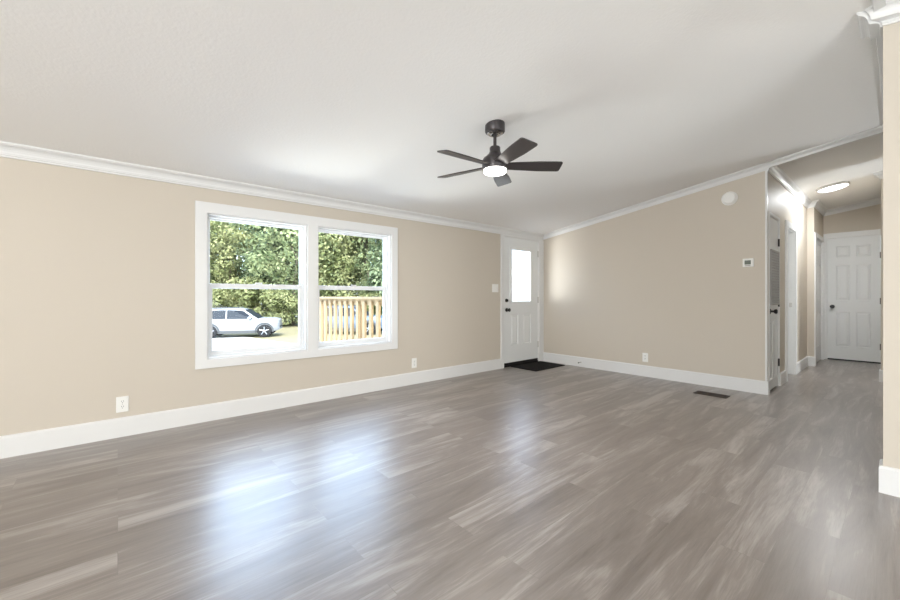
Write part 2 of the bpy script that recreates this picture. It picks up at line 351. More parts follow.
b = B(); bx(b, X0 - 0.004, X0 + 0.02, YH - 0.004, YH + 0.016, 0.0, cz(YH) - 0.07); struct(obj('trim_13', b, WT, bevel=0.003), 'white corner bead where the end wall meets the hall', 'corner trim')
BP = [(0, 0), (0.016, 0), (0.016, -HB + 0.012), (0.012, -HB + 0.004), (0.006, -HB), (0, -HB)]
def base(n, p0, p1, out, m0, m1, label): return sweep('baseboard_' + n, [(o, d) for o, d in BP], (*p0, 0.0), (*p1, 0.0), (*out, 0), m0, m1, 0, WT, label, 'baseboard')
base('left', (XB, D), (4.345, D), (0, -1), 0, 0, 'tall white baseboard along the window wall')
base('back', (X0, D), (X0, YH), (-1, 0), -1, 1, 'tall white baseboard along the end wall')
base('hall_corner', (X0, YH), (5.47, YH), (0, -1), 1, 0, 'short baseboard return before the closet door')
base('hall_left', (6.04, YH), (6.395, YH), (0, -1), 0, 0, 'short baseboard between the closet door and doorway')
base('hall_middle', (7.17, YH), (XJ, YH), (0, -1), 0, -1, 'baseboard between the hall doorway and the jog')
base('hall_jog', (XJ, YH), (XJ, YJ), (-1, 0), -1, 1, 'short baseboard facing the viewer on the hall jog')
base('right', (XS, YS), (XS, YF), (-1, 0), 1, 0, 'white baseboard at the right edge of the photo')
base('right_return', (XS, YS), (XS + TH, YS), (0, 1), 1, 1, 'baseboard return round the right wall end')
base('kitchen', (XT, YT), (XT, YF), (-1, 0), 1, 0, 'baseboard on the narrow wall end by the hall')
base('kitchen_return', (XT, YT), (XT + TH, YT), (0, 1), 1, 1, 'baseboard return on the narrow wall end')

# ------------------------------------------------------------------ windows
# one shared casing round both windows
b = B(); gridwall(b, [0.498, 2.523], [0.458, 1.892], [(a, c, *WZ) for a, c in WIN], lambda u, d, z: (u, D - d, z), 0.019)
struct(obj('trim_14', b, WT, bevel=0.003), 'wide white casing round the pair of windows', 'window trim')
def window(name, a, c, label):
    w = thing(name, label, 'window', ((a + c) / 2, D, 0), kind='structure'); ox = (a + c) / 2
    a, c = a - ox, c - ox; z0, z1 = WZ
    def ring(nm, u0, u1, v0, v1, t, ya, yb, m, tb=None, tt=None, bev=0.003):
        b = B(); gridwall(b, [u0, u1], [v0, v1], [(u0 + t, u1 - t, v0 + (tb or t), v1 - (tt or t))], lambda u, d, z: (u, ya + d, z), yb - ya); return obj(nm, b, m, w, bev)
    ring('jamb_liner', a, c, z0, z1, 0.012, 0.0, 0.075, M['trim'])
    ring('window_frame', a + 0.006, c - 0.006, z0 + 0.006, z1 - 0.006, 0.020, 0.06, 0.135, M['vinyl'])
    zm = 1.172
    up = ring('upper_sash', a + 0.024, c - 0.024, zm - 0.022, z1 - 0.024, 0.014, 0.105, 0.128, M['vinyl'], tb=0.04)
    lo = ring('lower_sash', a + 0.026, c - 0.026, z0 + 0.026, zm + 0.022, 0.026, 0.074, 0.104, M['vinyl'], tb=0.034, tt=0.042)
    b = B(); bx(b, a + 0.036, c - 0.036, 0.114, 0.119, zm + 0.01, z1 - 0.036); obj('pane', b, M['glass'], up)
    b = B(); bx(b, a + 0.05, c - 0.05, 0.087, 0.092, z0 + 0.058, zm - 0.018); obj('pane', b, M['glass'], lo)
    b = B(); bx(b, -0.03, 0.03, 0.066, 0.080, zm + 0.024, zm + 0.036); obj('sash_lock', b, M['vinyl'], lo, 0.003)
    return w
window('window_1', *WIN[0], 'left single-hung window of the pair, white car in view')
window('window_2', *WIN[1], 'right single-hung window of the pair, deck railing in view')

# ------------------------------------------------------------------ doors
def slab(nm, u0, u1, z0, z1, ya, th, panels, holes, parent, m, extra_u=(), extra_z=()):
    """panel door in its own u-z plane, front face at depth ya looking towards -depth (local -y)"""
    b = B()
    us = sorted(set([u0, u1] + [p[0] for p in panels] + [p[1] for p in panels] + [h[0] for h in holes] + [h[1] for h in holes]))
    zs = sorted(set([z0, z1] + [p[2] for p in panels] + [p[3] for p in panels] + [h[2] for h in holes] + [h[3] for h in holes]))
    def inside(rs, u, z): return next((r for r in rs if r[0] < u < r[1] and r[2] < z < r[3]), None)
    done = set()
    q = lambda pts: b.faces.new([b.verts.new(p) for p in pts])
    for i in range(len(us) - 1):
        for j in range(len(zs) - 1):
            u, z = (us[i] + us[i + 1]) / 2, (zs[j] + zs[j + 1]) / 2
            if inside(holes, u, z): continue
            a, c, e, f = us[i], us[i + 1], zs[j], zs[j + 1]
            q([(a, ya + th, e), (c, ya + th, e), (c, ya + th, f), (a, ya + th, f)])
            if inside(panels, u, z): continue
            q([(a, ya, e), (c, ya, e), (c, ya, f), (a, ya, f)])
    for a, c, e, f in panels:
        steps = [(0, 0), (0.010, 0.011), (0.018, 0.011), (0.040, 0.002)]
        rings = [[(a + s, ya + d, e + s), (c - s, ya + d, e + s), (c - s, ya + d, f - s), (a + s, ya + d, f - s)] for s, d in steps]
        for r0, r1 in zip(rings, rings[1:]):
            for k in range(4): q([r0[k], r0[(k + 1) % 4], r1[(k + 1) % 4], r1[k]])
        q(rings[-1])
    def side(p): 
        for k in range(4):
            (a, e), (c, f) = p[k], p[(k + 1) % 4]; q([(a, ya, e), (c, ya, f), (c, ya + th, f), (a, ya + th, e)])
    side([(u0, z0), (u1, z0), (u1, z1), (u0, z1)])
    for a, c, e, f in holes: side([(a, e), (c, e), (c, f), (a, f)])
    bmesh.ops.remove_doubles(b, verts=b.verts, dist=1e-5)
    return obj(nm, b, m, parent)
def knob(parent, u, z, y, name='door_knob', m=None):
    b = B(); lathe(b, [(0, 0), (0.030, 0), (0.030, -0.006), (0.024, -0.010), (0.011, -0.012), (0.011, -0.034), (0.020, -0.040), (0.027, -0.050), (0.027, -0.060), (0.018, -0.068), (0, -0.070)], 24, (u, y, z), 'y')
    return obj(name, b, m or M['black'], parent, smooth=True)
def hinge(parent, u, z, y, m, h=0.09):
    b = B(); tube(b, (u, y - 0.006, z - h / 2), (u, y - 0.006, z + h / 2), 0.007, seg=10); bx(b, u - 0.014, u + 0.012, y - 0.003, y + 0.002, z - h / 2, z + h / 2)
    return obj('hinge', b, m, parent)
def casing(parent, u0, u1, ztop, w, y, th=0.018, wl=None, wr=None, wt=None, nm='casing'):
    """three-sided flat casing round an opening u0..u1"""
    wl = w if wl is None else wl; wr = w if wr is None else wr; wt = w if wt is None else wt
    b = B(); gridwall(b, [u0 - wl, u1 + wr], [0, ztop + wt], [(u0, u1, -1, ztop)], lambda u, d, z: (u, y - d, max(z, 0)), th) if False else None
    us = [u0 - wl, u0, u1, u1 + wr]
    bx(b, us[0], us[1], y - th, y, 0, ztop + wt); bx(b, us[1], us[2], y - th, y, ztop, ztop + wt)
    if wr > 0: bx(b, us[2], us[3], y - th, y, 0, ztop + wt)
    bmesh.ops.remove_doubles(b, verts=b.verts, dist=1e-5)
    return obj(nm, b, WT, parent, 0.003)
def jamb(parent, u0, u1, ztop, y0, y1, t=0.012):
    b = B(); bx(b, u0, u0 + t, y0, y1, 0, ztop); bx(b, u1 - t, u1, y0, y1, 0, ztop); bx(b, u0 + t, u1 - t, y0, y1, ztop - t, ztop)
    return obj('door_jamb', b, WT, parent)
def six(u0, u1):
    w = u1 - u0; s = 0.105 * w / 0.61; c0, c1 = u0 + s, u0 + w / 2 - 0.036; d0, d1 = u0 + w / 2 + 0.036, u1 - s
    return [(a, c, e, f) for a, c in ((c0, c1), (d0, d1)) for e, f in ((0.235, 0.815), (1.01, 1.60), (1.735, 1.925))]

# entry door in the window wall (opens inward, hinges on the right)
ox = 4.845
d = thing('door_1', 'white entry door with tall glass lite in the corner', 'door', (ox, D, 0), kind='structure')
u0, u1 = 4.424 - ox, 5.268 - ox
lite = (4.60 - ox, 5.092 - ox, 0.985, 1.815)
pan = [(4.596 - ox, 4.775 - ox, 0.325, 0.80), (4.885 - ox, 5.09 - ox, 0.325, 0.80)]
sl = slab('door_slab', u0, u1, 0.062, 1.982, 0.008, 0.044, pan, [lite], d, M['door'])
b = B(); gridwall(b, [lite[0] - 0.03, lite[1] + 0.03], [lite[2] - 0.03, lite[3] + 0.03], [(lite[0] + 0.018, lite[1] - 0.018, lite[2] + 0.018, lite[3] - 0.018)], lambda u, dd, z: (u, -0.002 + dd, z), 0.014)
obj('lite_frame', b, M['door'], d, 0.004)
b = B(); bx(b, lite[0] + 0.001, lite[1] - 0.001, 0.026, 0.032, lite[2] + 0.001, lite[3] - 0.001); obj('glass_pane', b, M['glare'], d)
knob(d, 4.497 - ox, 0.872, 0.008)
b = B(); lathe(b, [(0, 0), (0.028, 0), (0.026, -0.012), (0.012, -0.014), (0.012, -0.020), (0, -0.020)], 20, (4.492 - ox, 0.008, 1.016), 'y'); bx(b, 4.488 - ox, 4.496 - ox, -0.03, -0.008, 1.0, 1.032)
obj('deadbolt', b, M['black'], d)
for z in (1.775, 1.02, 0.29): hinge(d, 5.275 - ox, z, 0.004, M['nickel'], 0.1)
casing(d, 4.412 - ox, 5.278 - ox, 1.99, 0.064, 0, wr=X0 - 5.278 - 0.001, wt=ZW - 0.082 - 1.99 + 0.004)
jamb(d, 4.412 - ox, 5.278 - ox, 1.99, 0.0, TH, 0.010)
b = B(); bx(b, 4.422 - ox, 5.268 - ox, 0.0, TH, 0.0, 0.03); bx(b, u0, u1, 0.006, 0.05, 0.028, 0.062); obj('threshold', b, M['black'], d)

# closet door with return-air grille in the hall
ox = 5.755
d = thing('door_2', 'white closet door with a louvered air grille, at the hall mouth', 'door', (ox, YH, 0), kind='structure')
u0, u1 = 5.505 - ox, 6.004 - ox
pan = [(u0 + 0.075, -0.03, 0.13, 0.80), (0.03, u1 - 0.075, 0.13, 0.80)]
slab('door_slab', u0, u1, 0.02, 1.98, 0.004, 0.035, pan, [], d, M['door'])
g = box('grille_backing', M['grilleback'], d, u0 + 0.055, u1 - 0.012, -0.001, 0.003, 0.985, 1.605)
b = B(); gridwall(b, [u0 + 0.05, u1 - 0.008], [0.98, 1.61], [(u0 + 0.07, u1 - 0.028, 1.0, 1.59)], lambda u, dd, z: (u, -0.014 + dd, z), 0.018); obj('grille_frame', b, M['grille'], d, 0.002)
b = B()
for i in range(19):
    z = 1.015 + i * 0.0307
    prism(b, [(u0 + 0.068, -0.011, z), (u0 + 0.068, -0.002, z + 0.012), (u0 + 0.068, -0.001, z + 0.010), (u0 + 0.068, -0.010, z - 0.002)], (u1 - u0 - 0.094, 0, 0))
for i in range(1, 6):
    u = u0 + 0.07 + i * (u1 - u0 - 0.098) / 6; bx(b, u - 0.003, u + 0.003, -0.012, -0.002, 1.0, 1.59)
tag(obj('louver', b, M['grille'], d), 'grey slatted air grille', None)
knob(d, 5.565 - ox, 0.91, 0.004)
for z in (1.72, 1.0, 0.29): hinge(d, 6.006 - ox, z, 0.0, M['black'])
casing(d, 5.497 - ox, 6.012 - ox, 1.99, 0.028, 0, 0.010)
jamb(d, 5.497 - ox, 6.012 - ox, 1.99, 0.0, 0.10, 0.006)

# cased doorway further along, door recessed in its frame
ox = 6.82
d = thing('door_3', 'white door set deep in its frame along the left hall wall', 'door', (ox, YH, 0), kind='structure')
slab('door_slab', 6.49 - ox, 7.075 - ox, 0.012, 1.95, 0.075, 0.03, six(6.49 - ox, 7.075 - ox), [], d, M['door'])
casing(d, DW[0] - ox, DW[1] - ox, DW[3], 0.078, 0)
jamb(d, DW[0] - ox, DW[1] - ox, DW[3], 0.0, 0.1)
b = B(); bx(b, 7.073 - ox, 7.0795 - ox, 0.025, 0.055, 0.93, 0.99); obj('strike_plate', b, M['nickel'], d)
b = B(); bx(b, 6.487 - ox, 6.50 - ox, 0.060, 0.074, 0, 1.953); bx(b, 7.065 - ox, 7.078 - ox, 0.060, 0.074, 0, 1.953); bx(b, 6.5 - ox, 7.065 - ox, 0.060, 0.074, 1.94, 1.953); obj('door_stop', b, WT, d)

# side door after the jog
ox = 8.695
d = thing('door_4', 'white side door seen edge-on past the hall jog', 'door', (ox, YJ, 0), kind='structure')
slab('door_slab', 8.302 - ox, 9.088 - ox, 0.012, 1.99, 0.012, 0.035, six(8.302 - ox, 9.088 - ox), [], d, M['door'])
casing(d, SD[0] - ox, SD[1] - ox, SD[3], 0.072, 0, wl=SD[0] - XJ - 0.012)
jamb(d, SD[0] - ox, SD[1] - ox, SD[3], 0.0, 0.1)

# end door: plane x = XE, local u axis runs along -Y
oy = (HD[0] + HD[1]) / 2
d = thing('door_5', 'white six-panel door with black knob at the end of the hall', 'door', (XE, oy, 0), (0, 0, R(-90)), kind='structure')
L2 = lambda y: oy - y
u0, u1 = L2(0.834), L2(0.223)
slab('door_slab', u0, u1, 0.022, 2.06, 0.006, 0.035, six(u0, u1), [], d, M['door'])
knob(d, L2(0.775), 0.906, 0.006)
for z in (1.74, 1.005, 0.27): hinge(d, u1 + 0.006, z, 0.0, M['black'], 0.1)
casing(d, L2(HD[1]), L2(HD[0]), HD[3], 0.085, 0, wl=YJ - HD[1] - 0.002, wr=HD[0] - 0.122)
jamb(d, L2(HD[1]), L2(HD[0]), HD[3], 0.0, 0.1, 0.006)
box('threshold', M['black'], d, u0, u1, 0.012, 0.09, 0.0, 0.02)

# ------------------------------------------------------------------ ceiling fan
FX, FY = 2.167, 2.005
FZ = cz(FY)
f = thing('ceiling_fan', 'dark bronze five-blade ceiling fan with a glowing round lamp', 'ceiling fan', (FX, FY, 0))
b = B(); lathe(b, [(0, FZ + 0.01), (0.074, FZ + 0.014), (0.075, 2.325), (0.070, 2.317), (0.054, 2.313), (0, 2.313)], 40); obj('canopy', b, M['fan'], f, smooth=True)
b = B(); lathe(b, [(0.058, 2.3145), (0.060, 2.310), (0.048, 2.301), (0.036, 2.299), (0.022, 2.304), (0.022, 2.314)], 40); obj('canopy_ring', b, M['chrome'], f, smooth=True)
b = B(); tube(b, (0, 0, 2.19), (0, 0, 2.318), 0.0125, seg=20); obj('downrod', b, M['fan'], f, smooth=True)
b = B(); lathe(b, [(0, 2.214), (0.014, 2.214), (0.036, 2.209), (0.040, 2.202), (0.040, 2.178), (0.046, 2.160), (0.068, 2.138), (0.086, 2.124), (0.095, 2.108), (0.097, 2.098), (0.097, 2.044), (0.093, 2.036), (0, 2.036)], 48); obj('motor_housing', b, M['fan'], f, smooth=True)
b = B(); lathe(b, [(0.086, 2.037), (0.087, 2.032), (0.086, 2.022), (0.082, 2.014), (0.070, 2.009), (0.040, 2.007), (0, 2.006)], 48); obj('lamp_diffuser', b, M['lampglow'], f, smooth=True)
def blade():
    b = B(); n = 10; top, bot = [], []
    outl = []
    for i in range(n + 1):
        t = i / n; x = 0.085 + t * 0.40
        w = 0.044 + 0.020 * min(1, t * 1.6); outl.append((x, w))
    # rounded tip corners
    tip = [(0.485 + 0.018 * math.sin(R(a)), 0.064 - 0.018 + 0.018 * math.cos(R(a))) for a in (0, 22, 45, 67, 90)]
    up = outl[:-1] + tip; lo = [(x, -w) for x, w in outl[:-1]] + [(x - 0.016 * 1, -w) if False else (x, -w) for x, w in tip]
    poly = up + lo[::-1]
    P_ = math.radians(-13)
    def pos(x, y, z): return (x, y * math.cos(P_) - z * math.sin(P_), y * math.sin(P_) + z * math.cos(P_) + 2.066)
    a = [b.verts.new(pos(x, y, 0.004)) for x, y in poly]; c = [b.verts.new(pos(x, y, -0.004)) for x, y in poly]
    b.faces.new(a); b.faces.new(c[::-1])
    for i in range(len(a)):
        j = (i + 1) % len(a); b.faces.new((a[i], c[i], c[j], a[j]))
    return b
bl = obj('blade', blade(), M['fan_blade'], f, 0.0015)
angs = [33, 105, 177, 249, 321]
bl.rotation_euler.z = R(angs[0])
for a in angs[1:]:
    c = bl.copy(); C.objects.link(c); c.parent = f; c.rotation_euler.z = R(a)
lamp('fan_lamp_light', 'AREA', (FX, FY, 1.99), direction=(0, 0, -1), energy=6, color=(1.0, 0.93, 0.84), shape='DISK', size=0.16)

# ------------------------------------------------------------------ hall light
hx, hy = 7.40, 0.617
h = thing('ceiling_light', 'round white flush ceiling light glowing in the hall', 'ceiling light', (hx, hy, cz(hy)), (-math.atan(SL), 0, 0))
b = B(); lathe(b, [(0, 0), (0.165, 0), (0.168, -0.004), (0.168, -0.026), (0.160, -0.030), (0.150, -0.030), (0.150, -0.020), (0, -0.020)], 48); obj('trim_ring', b, M['nickel'], h, smooth=True)
b = B(); lathe(b, [(0.1495, -0.021), (0.1495, -0.032), (0.13, -0.040), (0.08, -0.044), (0, -0.046)], 48); obj('diffuser', b, M['hallglow'], h, smooth=True)
lamp('hall_lamp_light', 'AREA', (hx, hy, cz(hy) - 0.055), direction=(0, SL, -1), energy=15, color=(0.93, 0.97, 1.0), shape='DISK', size=0.28)

# ------------------------------------------------------------------ small fittings
def outlet(loc, rot, label):
    o = thing('wall_outlet', label, 'outlet', loc, rot, group='wall outlets')
    b = B(); bx(b, -0.037, 0.037, -0.006, 0, -0.06, 0.06); obj('cover_plate', b, M['plastic'], o, 0.003)
    for s in (-1, 1):
        b = B(); lathe(b, [(0.0165, -0.006), (0.0165, -0.0085), (0, -0.0085)], 20, (0, 0, s * 0.02), 'y'); k = obj('socket', b, M['plastic'], o)
        b = B()
        for dx in (-0.006, 0.006): bx(b, dx - 0.0014, dx + 0.0014, -0.0092, -0.008, s * 0.02 + 0.001, s * 0.02 + 0.009)
        bx(b, -0.002, 0.002, -0.0092, -0.008, s * 0.02 - 0.010, s * 0.02 - 0.005); obj('slot', b, M['dark'], k)
    b = B(); lathe(b, [(0.003, -0.006), (0.003, -0.0072), (0, -0.0072)], 10, (0, 0, 0), 'y'); obj('screw', b, M['nickel'], o)
    return o
outlet((0.027, D, 0.248), (0, 0, 0), 'white outlet low on the window wall, left of the window')
outlet((2.77, D, 0.258), (0, 0, 0), 'white outlet low on the window wall, right of the window')
outlet((X0, 2.255, 0.255), (0, 0, R(-90)), 'white outlet low on the end wall below the sloping crown')
s = thing('light_switch', 'white double light switch beside the entry door', 'light switch', (4.232, D, 1.20))
b = B(); bx(b, -0.066, 0.066, -0.006, 0, -0.06, 0.06); obj('cover_plate', b, M['plastic'], s, 0.003)
for dx in (-0.024, 0.024):
    b = B(); bx(b, dx - 0.016, dx + 0.016, -0.0085, -0.005, -0.033, 0.033); obj('rocker', b, M['plastic'], s, 0.002)
t = thing('thermostat', 'small white thermostat with grey screen on the end wall', 'thermostat', (X0, 1.128, 1.458), (0, 0, R(-90)))
b = B(); bx(b, -0.05, 0.05, -0.024, 0, -0.047, 0.047); obj('housing', b, M['plastic'], t, 0.005)
b = B(); bx(b, -0.031, 0.026, -0.0265, -0.022, -0.020, 0.026); obj('screen', b, M['lcd'], t, 0.002)
b = B(); bx(b, -0.028, 0.022, -0.0262, -0.022, -0.036, -0.028); obj('button', b, M['grille'], t, 0.001)
sm = thing('smoke_alarm', 'round white smoke alarm high on the end wall', 'smoke alarm', (X0, 1.305, 2.217), (0, 0, R(-90)))
b = B(); lathe(b, [(0, 0), (0.080, 0), (0.080, -0.012), (0.076, -0.016), (0, -0.016)], 40, (0, 0, 0), 'y'); obj('mounting_plate', b, M['plastic'], sm, smooth=True)
b = B(); lathe(b, [(0.070, -0.014), (0.068, -0.040), (0.058, -0.050), (0.030, -0.053), (0, -0.054)], 40, (0, 0, 0), 'y'); obj('cover', b, M['plastic'], sm, smooth=True)
b = B(); lathe(b, [(0.012, -0.050), (0.012, -0.0565), (0, -0.0565)], 16, (0.02, 0, -0.02), 'y'); obj('test_button', b, M['plastic'], sm)
v = thing('floor_vent', 'brown metal floor register near the end wall', 'floor vent', (4.945, 1.36, 0.0))
b = B()
gridwall(b, [-0.075, 0.075], [-0.155, 0.155], [(-0.055, 0.055, -0.135, 0.135)], lambda u, dd, z: (u, z, 0.001 + dd), 0.006); obj('frame', b, M['brownmetal'], v, 0.002)
box('duct_opening', M['dark'], v, -0.056, 0.056, -0.136, 0.136, 0.0005, 0.0015)
b = B()
for i in range(15): y = -0.126 + i * 0.018; bx(b, -0.055, 0.055, y - 0.0035, y + 0.0035, 0.002, 0.006)
bx(b, -0.003, 0.003, -0.135, 0.135, 0.002, 0.0065); obj('louver', b, M['brownmetal'], v)
# door mat: dark rectangle in front of the entry door
b = B(); bx(b, -0.37, 0.37, -0.235, 0.235, 0, 0.012); m_ = obj('door_mat', b, M['mat'], None, 0.004, loc=(4.925, 3.655, 0.0), rot=(0, 0, R(0)))
tag(m_, 'black rubber doormat on the floor in front of the entry door', 'doormat')
ds = thing('baseboard_stop', 'small dark spring door stop on the end wall baseboard', 'door stop', (X0 - 0.016, 3.203, 0.068), (0, 0, R(-90)))
b = B(); lathe(b, [(0, 0), (0.010, 0), (0.010, -0.006), (0, -0.006)], 14, (0, 0, 0), 'y'); obj('mount', b, M['nickel'], ds)
b = B()
for i in range(11): lathe(b, [(0.004, -0.006 - i * 0.005), (0.006, -0.0085 - i * 0.005), (0.004, -0.011 - i * 0.005)], 12, (0, 0, 0), 'y')
obj('spring', b, M['nickel'], ds)
b = B(); lathe(b, [(0, -0.06), (0.008, -0.06), (0.008, -0.075), (0, -0.077)], 14, (0, 0, 0), 'y'); obj('rubber_tip', b, M['black'], ds)

# ------------------------------------------------------------------ outside
ZG = -1.1
cR, cF = Vector((math.sin(YAW), -math.cos(YAW), 0)), Vector((math.cos(YAW), math.sin(YAW), 0))
def at(r, fw, z=ZG): p = cR * r + cF * fw; return Vector((p.x, p.y, z))
b = B(); bx(b, -60, 70, -40, 90, ZG - 0.3, ZG); tag(obj('lawn', b, M['lawn']), 'dry grass ground beyond the driveway', 'ground', kind='structure')
b = B(); prism(b, [(-26, 4.4, ZG), (5.6, 4.4, ZG), (6.2, 17.3, ZG), (5.45, 21.2, ZG), (5.0, 24.2, ZG), (-26, 42, ZG)], (0, 0, 0.012)); tag(obj('driveway', b, M['concrete']), 'pale gravel driveway under the white car', 'driveway', kind='structure')
b = B(); prism(b, [at(-9.6, 25.0), at(-3, 24.0), at(3, 24.0), at(3, 28.0), at(-3, 28.0), at(-9.6, 28.2)], (0, 0, 0.014)); tag(obj('road', b, M['roadmat']), 'strip of pale road in front of the trees', 'road', kind='structure')
# crawl-space skirting of the house so that it stands on the ground
b = B(); bx(b, XB - TH, XE + TH, YF - TH, D + TH, ZG, -0.12); tag(obj('wall_skirting', b, M['siding']), 'house foundation skirting below the floor', 'wall', kind='structure')

# deck and its railing
dk = thing('deck', 'wooden deck platform outside the entry door', 'deck', (0, 0, 0))
for i in range(22):
    pass
b = B()
for i in range(24):
    x = 2.78 + i * 0.146; bx(b, x, x + 0.14, D + TH + 0.01, 7.25, -0.07, -0.03)
tag(obj('decking', b, M['deck'], dk), None, None)
for x in (2.86, 4.5, 6.2):
    for y in (4.3, 7.15): box('support_post', M['deck'], dk, x - 0.05, x + 0.05, y - 0.05, y + 0.05, ZG, -0.071)
rl = thing('deck_railing', 'light pine deck railing seen through the right window', 'railing', (2.83, 0, 0))
box('top_rail', M['wood'], rl, -0.055, 0.075, 4.3, 7.27, 1.035, 1.073, 0.004)
box('upper_rail', M['wood'], rl, 0.018, 0.055, 4.3, 7.2, 0.945, 1.034, 0.003)
box('lower_rail', M['wood'], rl, 0.018, 0.055, 4.3, 7.2, 0.06, 0.148, 0.003)
for y in (4.35, 5.55, 7.2): box('post', M['wood'], rl, 0.056, 0.146, y - 0.045, y + 0.045, -0.03, 1.034, 0.003)
y = 4.47
while y < 7.2:
    box('baluster', M['wood'], rl, -0.018, 0.0175, y - 0.04, y + 0.04, 0.02, 1.0, 0.002); y += 0.205

# cars
def make_car(name, label, loc, rz, paint):
    c = thing(name, label, 'car', loc, (0, 0, rz))
    # lower body: loft of closed half-sections mirrored; x forward
    st = [(-2.16, 0.62, 0.46, 0.98), (-2.10, 0.78, 0.34, 1.04), (-1.85, 0.86, 0.30, 1.06), (-1.0, 0.895, 0.26, 1.05), (0.0, 0.90, 0.26, 1.03), (0.75, 0.90, 0.26, 1.03),
          (1.15, 0.89, 0.26, 1.06), (1.62, 0.86, 0.30, 1.05), (1.90, 0.72, 0.34, 1.01), (2.04, 0.52, 0.40, 0.93)]
    b = B(); rings = []
    for x, w, zl, zh in st:
        half = [(w * 0.90, zl), (w * 0.985, zl + 0.12), (w, (zl + zh) / 2 + 0.02), (w * 0.975, zh - 0.10), (w * 0.90, zh - 0.015), (w * 0.55, zh + 0.012)]
        ring = [(x, y, z) for y, z in half] + [(x, -y, z) for y, z in half[::-1]]
        rings.append([b.verts.new(p) for p in ring])
    for a, d_ in zip(rings, rings[1:]):
        n = len(a)
        for i in range(n): b.faces.new((a[i], d_[i], d_[(i + 1) % n], a[(i + 1) % n]))
    b.faces.new(rings[0]); b.faces.new(rings[-1][::-1])
    obj('body', b, paint, c, smooth=True)
    # cabin
    cs = [(-2.02, 0.80, 1.00, 1.02), (-1.86, 0.74, 1.00, 1.50), (-1.60, 0.70, 1.00, 1.59), (-0.8, 0.70, 1.00, 1.64), (0.0, 0.69, 1.00, 1.62), (0.28, 0.68, 1.00, 1.56), (0.98, 0.78, 1.00, 1.02)]
    b = B(); rings = []
    for x, w, zl, zh in cs:
        k = (zh - zl) / 0.6; wb = 0.83
        half = [(wb, zl), (wb - (wb - w) * 0.5 * k, (zl + zh) / 2), (w - 0.02 * k, zh - 0.04 * k), (w * 0.82, zh)]
        rings.append([b.verts.new(p) for p in [(x, y, z) for y, z in half] + [(x, -y, z) for y, z in half[::-1]]])
    for a, d_ in zip(rings, rings[1:]):
        n = len(a)
        for i in range(n): b.faces.new((a[i], d_[i], d_[(i + 1) % n], a[(i + 1) % n]))
    b.faces.new(rings[0]); b.faces.new(rings[-1][::-1])
    obj('cabin', b, paint, c, smooth=True)
    # side windows, sloping inwards with the cabin
    def yy(z): return 0.868 - (z - 1.0) * 0.225
    def glasspoly(nm, pts):
        for s in (-1, 1):
            b = B(); prism(b, [(x, s * yy(z), z) for x, z in pts], (0, -s * 0.05, 0)); obj(nm, b, M['carglass'], c)
    glasspoly('front_window', [(-0.52, 1.06), (0.74, 1.06), (0.30, 1.47), (0.10, 1.51), (-0.52, 1.54)])
    glasspoly('rear_window', [(-1.42, 1.06), (-0.60, 1.06), (-0.60, 1.54), (-1.20, 1.52)])
    glasspoly('quarter_window', [(-1.86, 1.14), (-1.50, 1.06), (-1.30, 1.50), (-1.62, 1.47)])
    b = B(); prism(b, [(0.99, -0.66, 1.045), (0.99, 0.66, 1.045), (0.33, 0.58, 1.545), (0.33, -0.58, 1.545)], (0.012, 0, 0.02)); obj('windshield', b, M['carglass'], c)
    b = B(); prism(b, [(-2.02, -0.6, 1.10), (-2.02, 0.6, 1.10), (-1.885, 0.56, 1.47), (-1.885, -0.56, 1.47)], (-0.014, 0, 0.008)); obj('tailgate_glass', b, M['carglass'], c)
    for s in (-1, 1):
        box('sill_cladding', M['cladding'], c, -0.95, 0.95, s * 0.865 - 0.05, s * 0.865 + 0.05, 0.24, 0.40, 0.02)
        for x in (-1.32, 1.32):
            b = B(); o_ = [(x + 0.47 * math.cos(R(a)), s * 0.86, 0.36 + 0.47 * math.sin(R(a))) for a in range(-8, 189, 14)]
            i_ = [(x + 0.385 * math.cos(R(a)), s * 0.86, 0.36 + 0.385 * math.sin(R(a))) for a in range(-8, 189, 14)]
            prism(b, o_ + i_[::-1], (0, s * 0.055, 0)); obj('wheel_arch', b, M['cladding'], c)
            b = B(); lathe(b, [(0, -0.11), (0.26, -0.11), (0.33, -0.10), (0.36, -0.06), (0.36, 0.06), (0.33, 0.10), (0.26, 0.11), (0.25, 0.09), (0, 0.09)], 32, (x, s * 0.825, 0.36), 'y'); w = obj('wheel', b, M['rubber'], c, smooth=True)
            b = B()
            ys = s * 0.932
            lathe(b, [(0.255, -0.01), (0.255, 0.012), (0.225, 0.012), (0.225, -0.01)], 32, (x, ys, 0.36), 'y'); lathe(b, [(0, 0.014), (0.06, 0.014), (0.06, -0.01), (0, -0.01)], 20, (x, ys, 0.36), 'y')
            for k in range(5):
                a = R(72 * k + 18); tube(b, (x, ys, 0.36), (x + 0.235 * math.cos(a), ys, 0.36 + 0.235 * math.sin(a)), 0.032, 0.024, 8)
            obj('rim', b, M['rim'], w)
        b = B(); bx(b, 0.52, 0.68, s * 0.90 - 0.0, s * 0.90 + s * 0.14, 1.04, 1.17) if s > 0 else bx(b, 0.52, 0.68, -1.04, -0.90, 1.04, 1.17); obj('side_mirror', b, paint, c, 0.03)
        box('headlight', M['headlight'], c, 1.72, 1.93, s * 0.66 - 0.08, s * 0.66 + 0.08, 0.78, 0.90, 0.02)
        box('tail_light', M['redlens'], c, -2.13, -1.98, s * 0.70 - 0.09, s * 0.70 + 0.09, 0.84, 1.0, 0.02)
        for x in (-0.42, -1.18): box('door_handle', paint, c, x - 0.09, x + 0.09, s * 0.905 - 0.015, s * 0.905 + 0.015, 0.90, 0.93, 0.006)
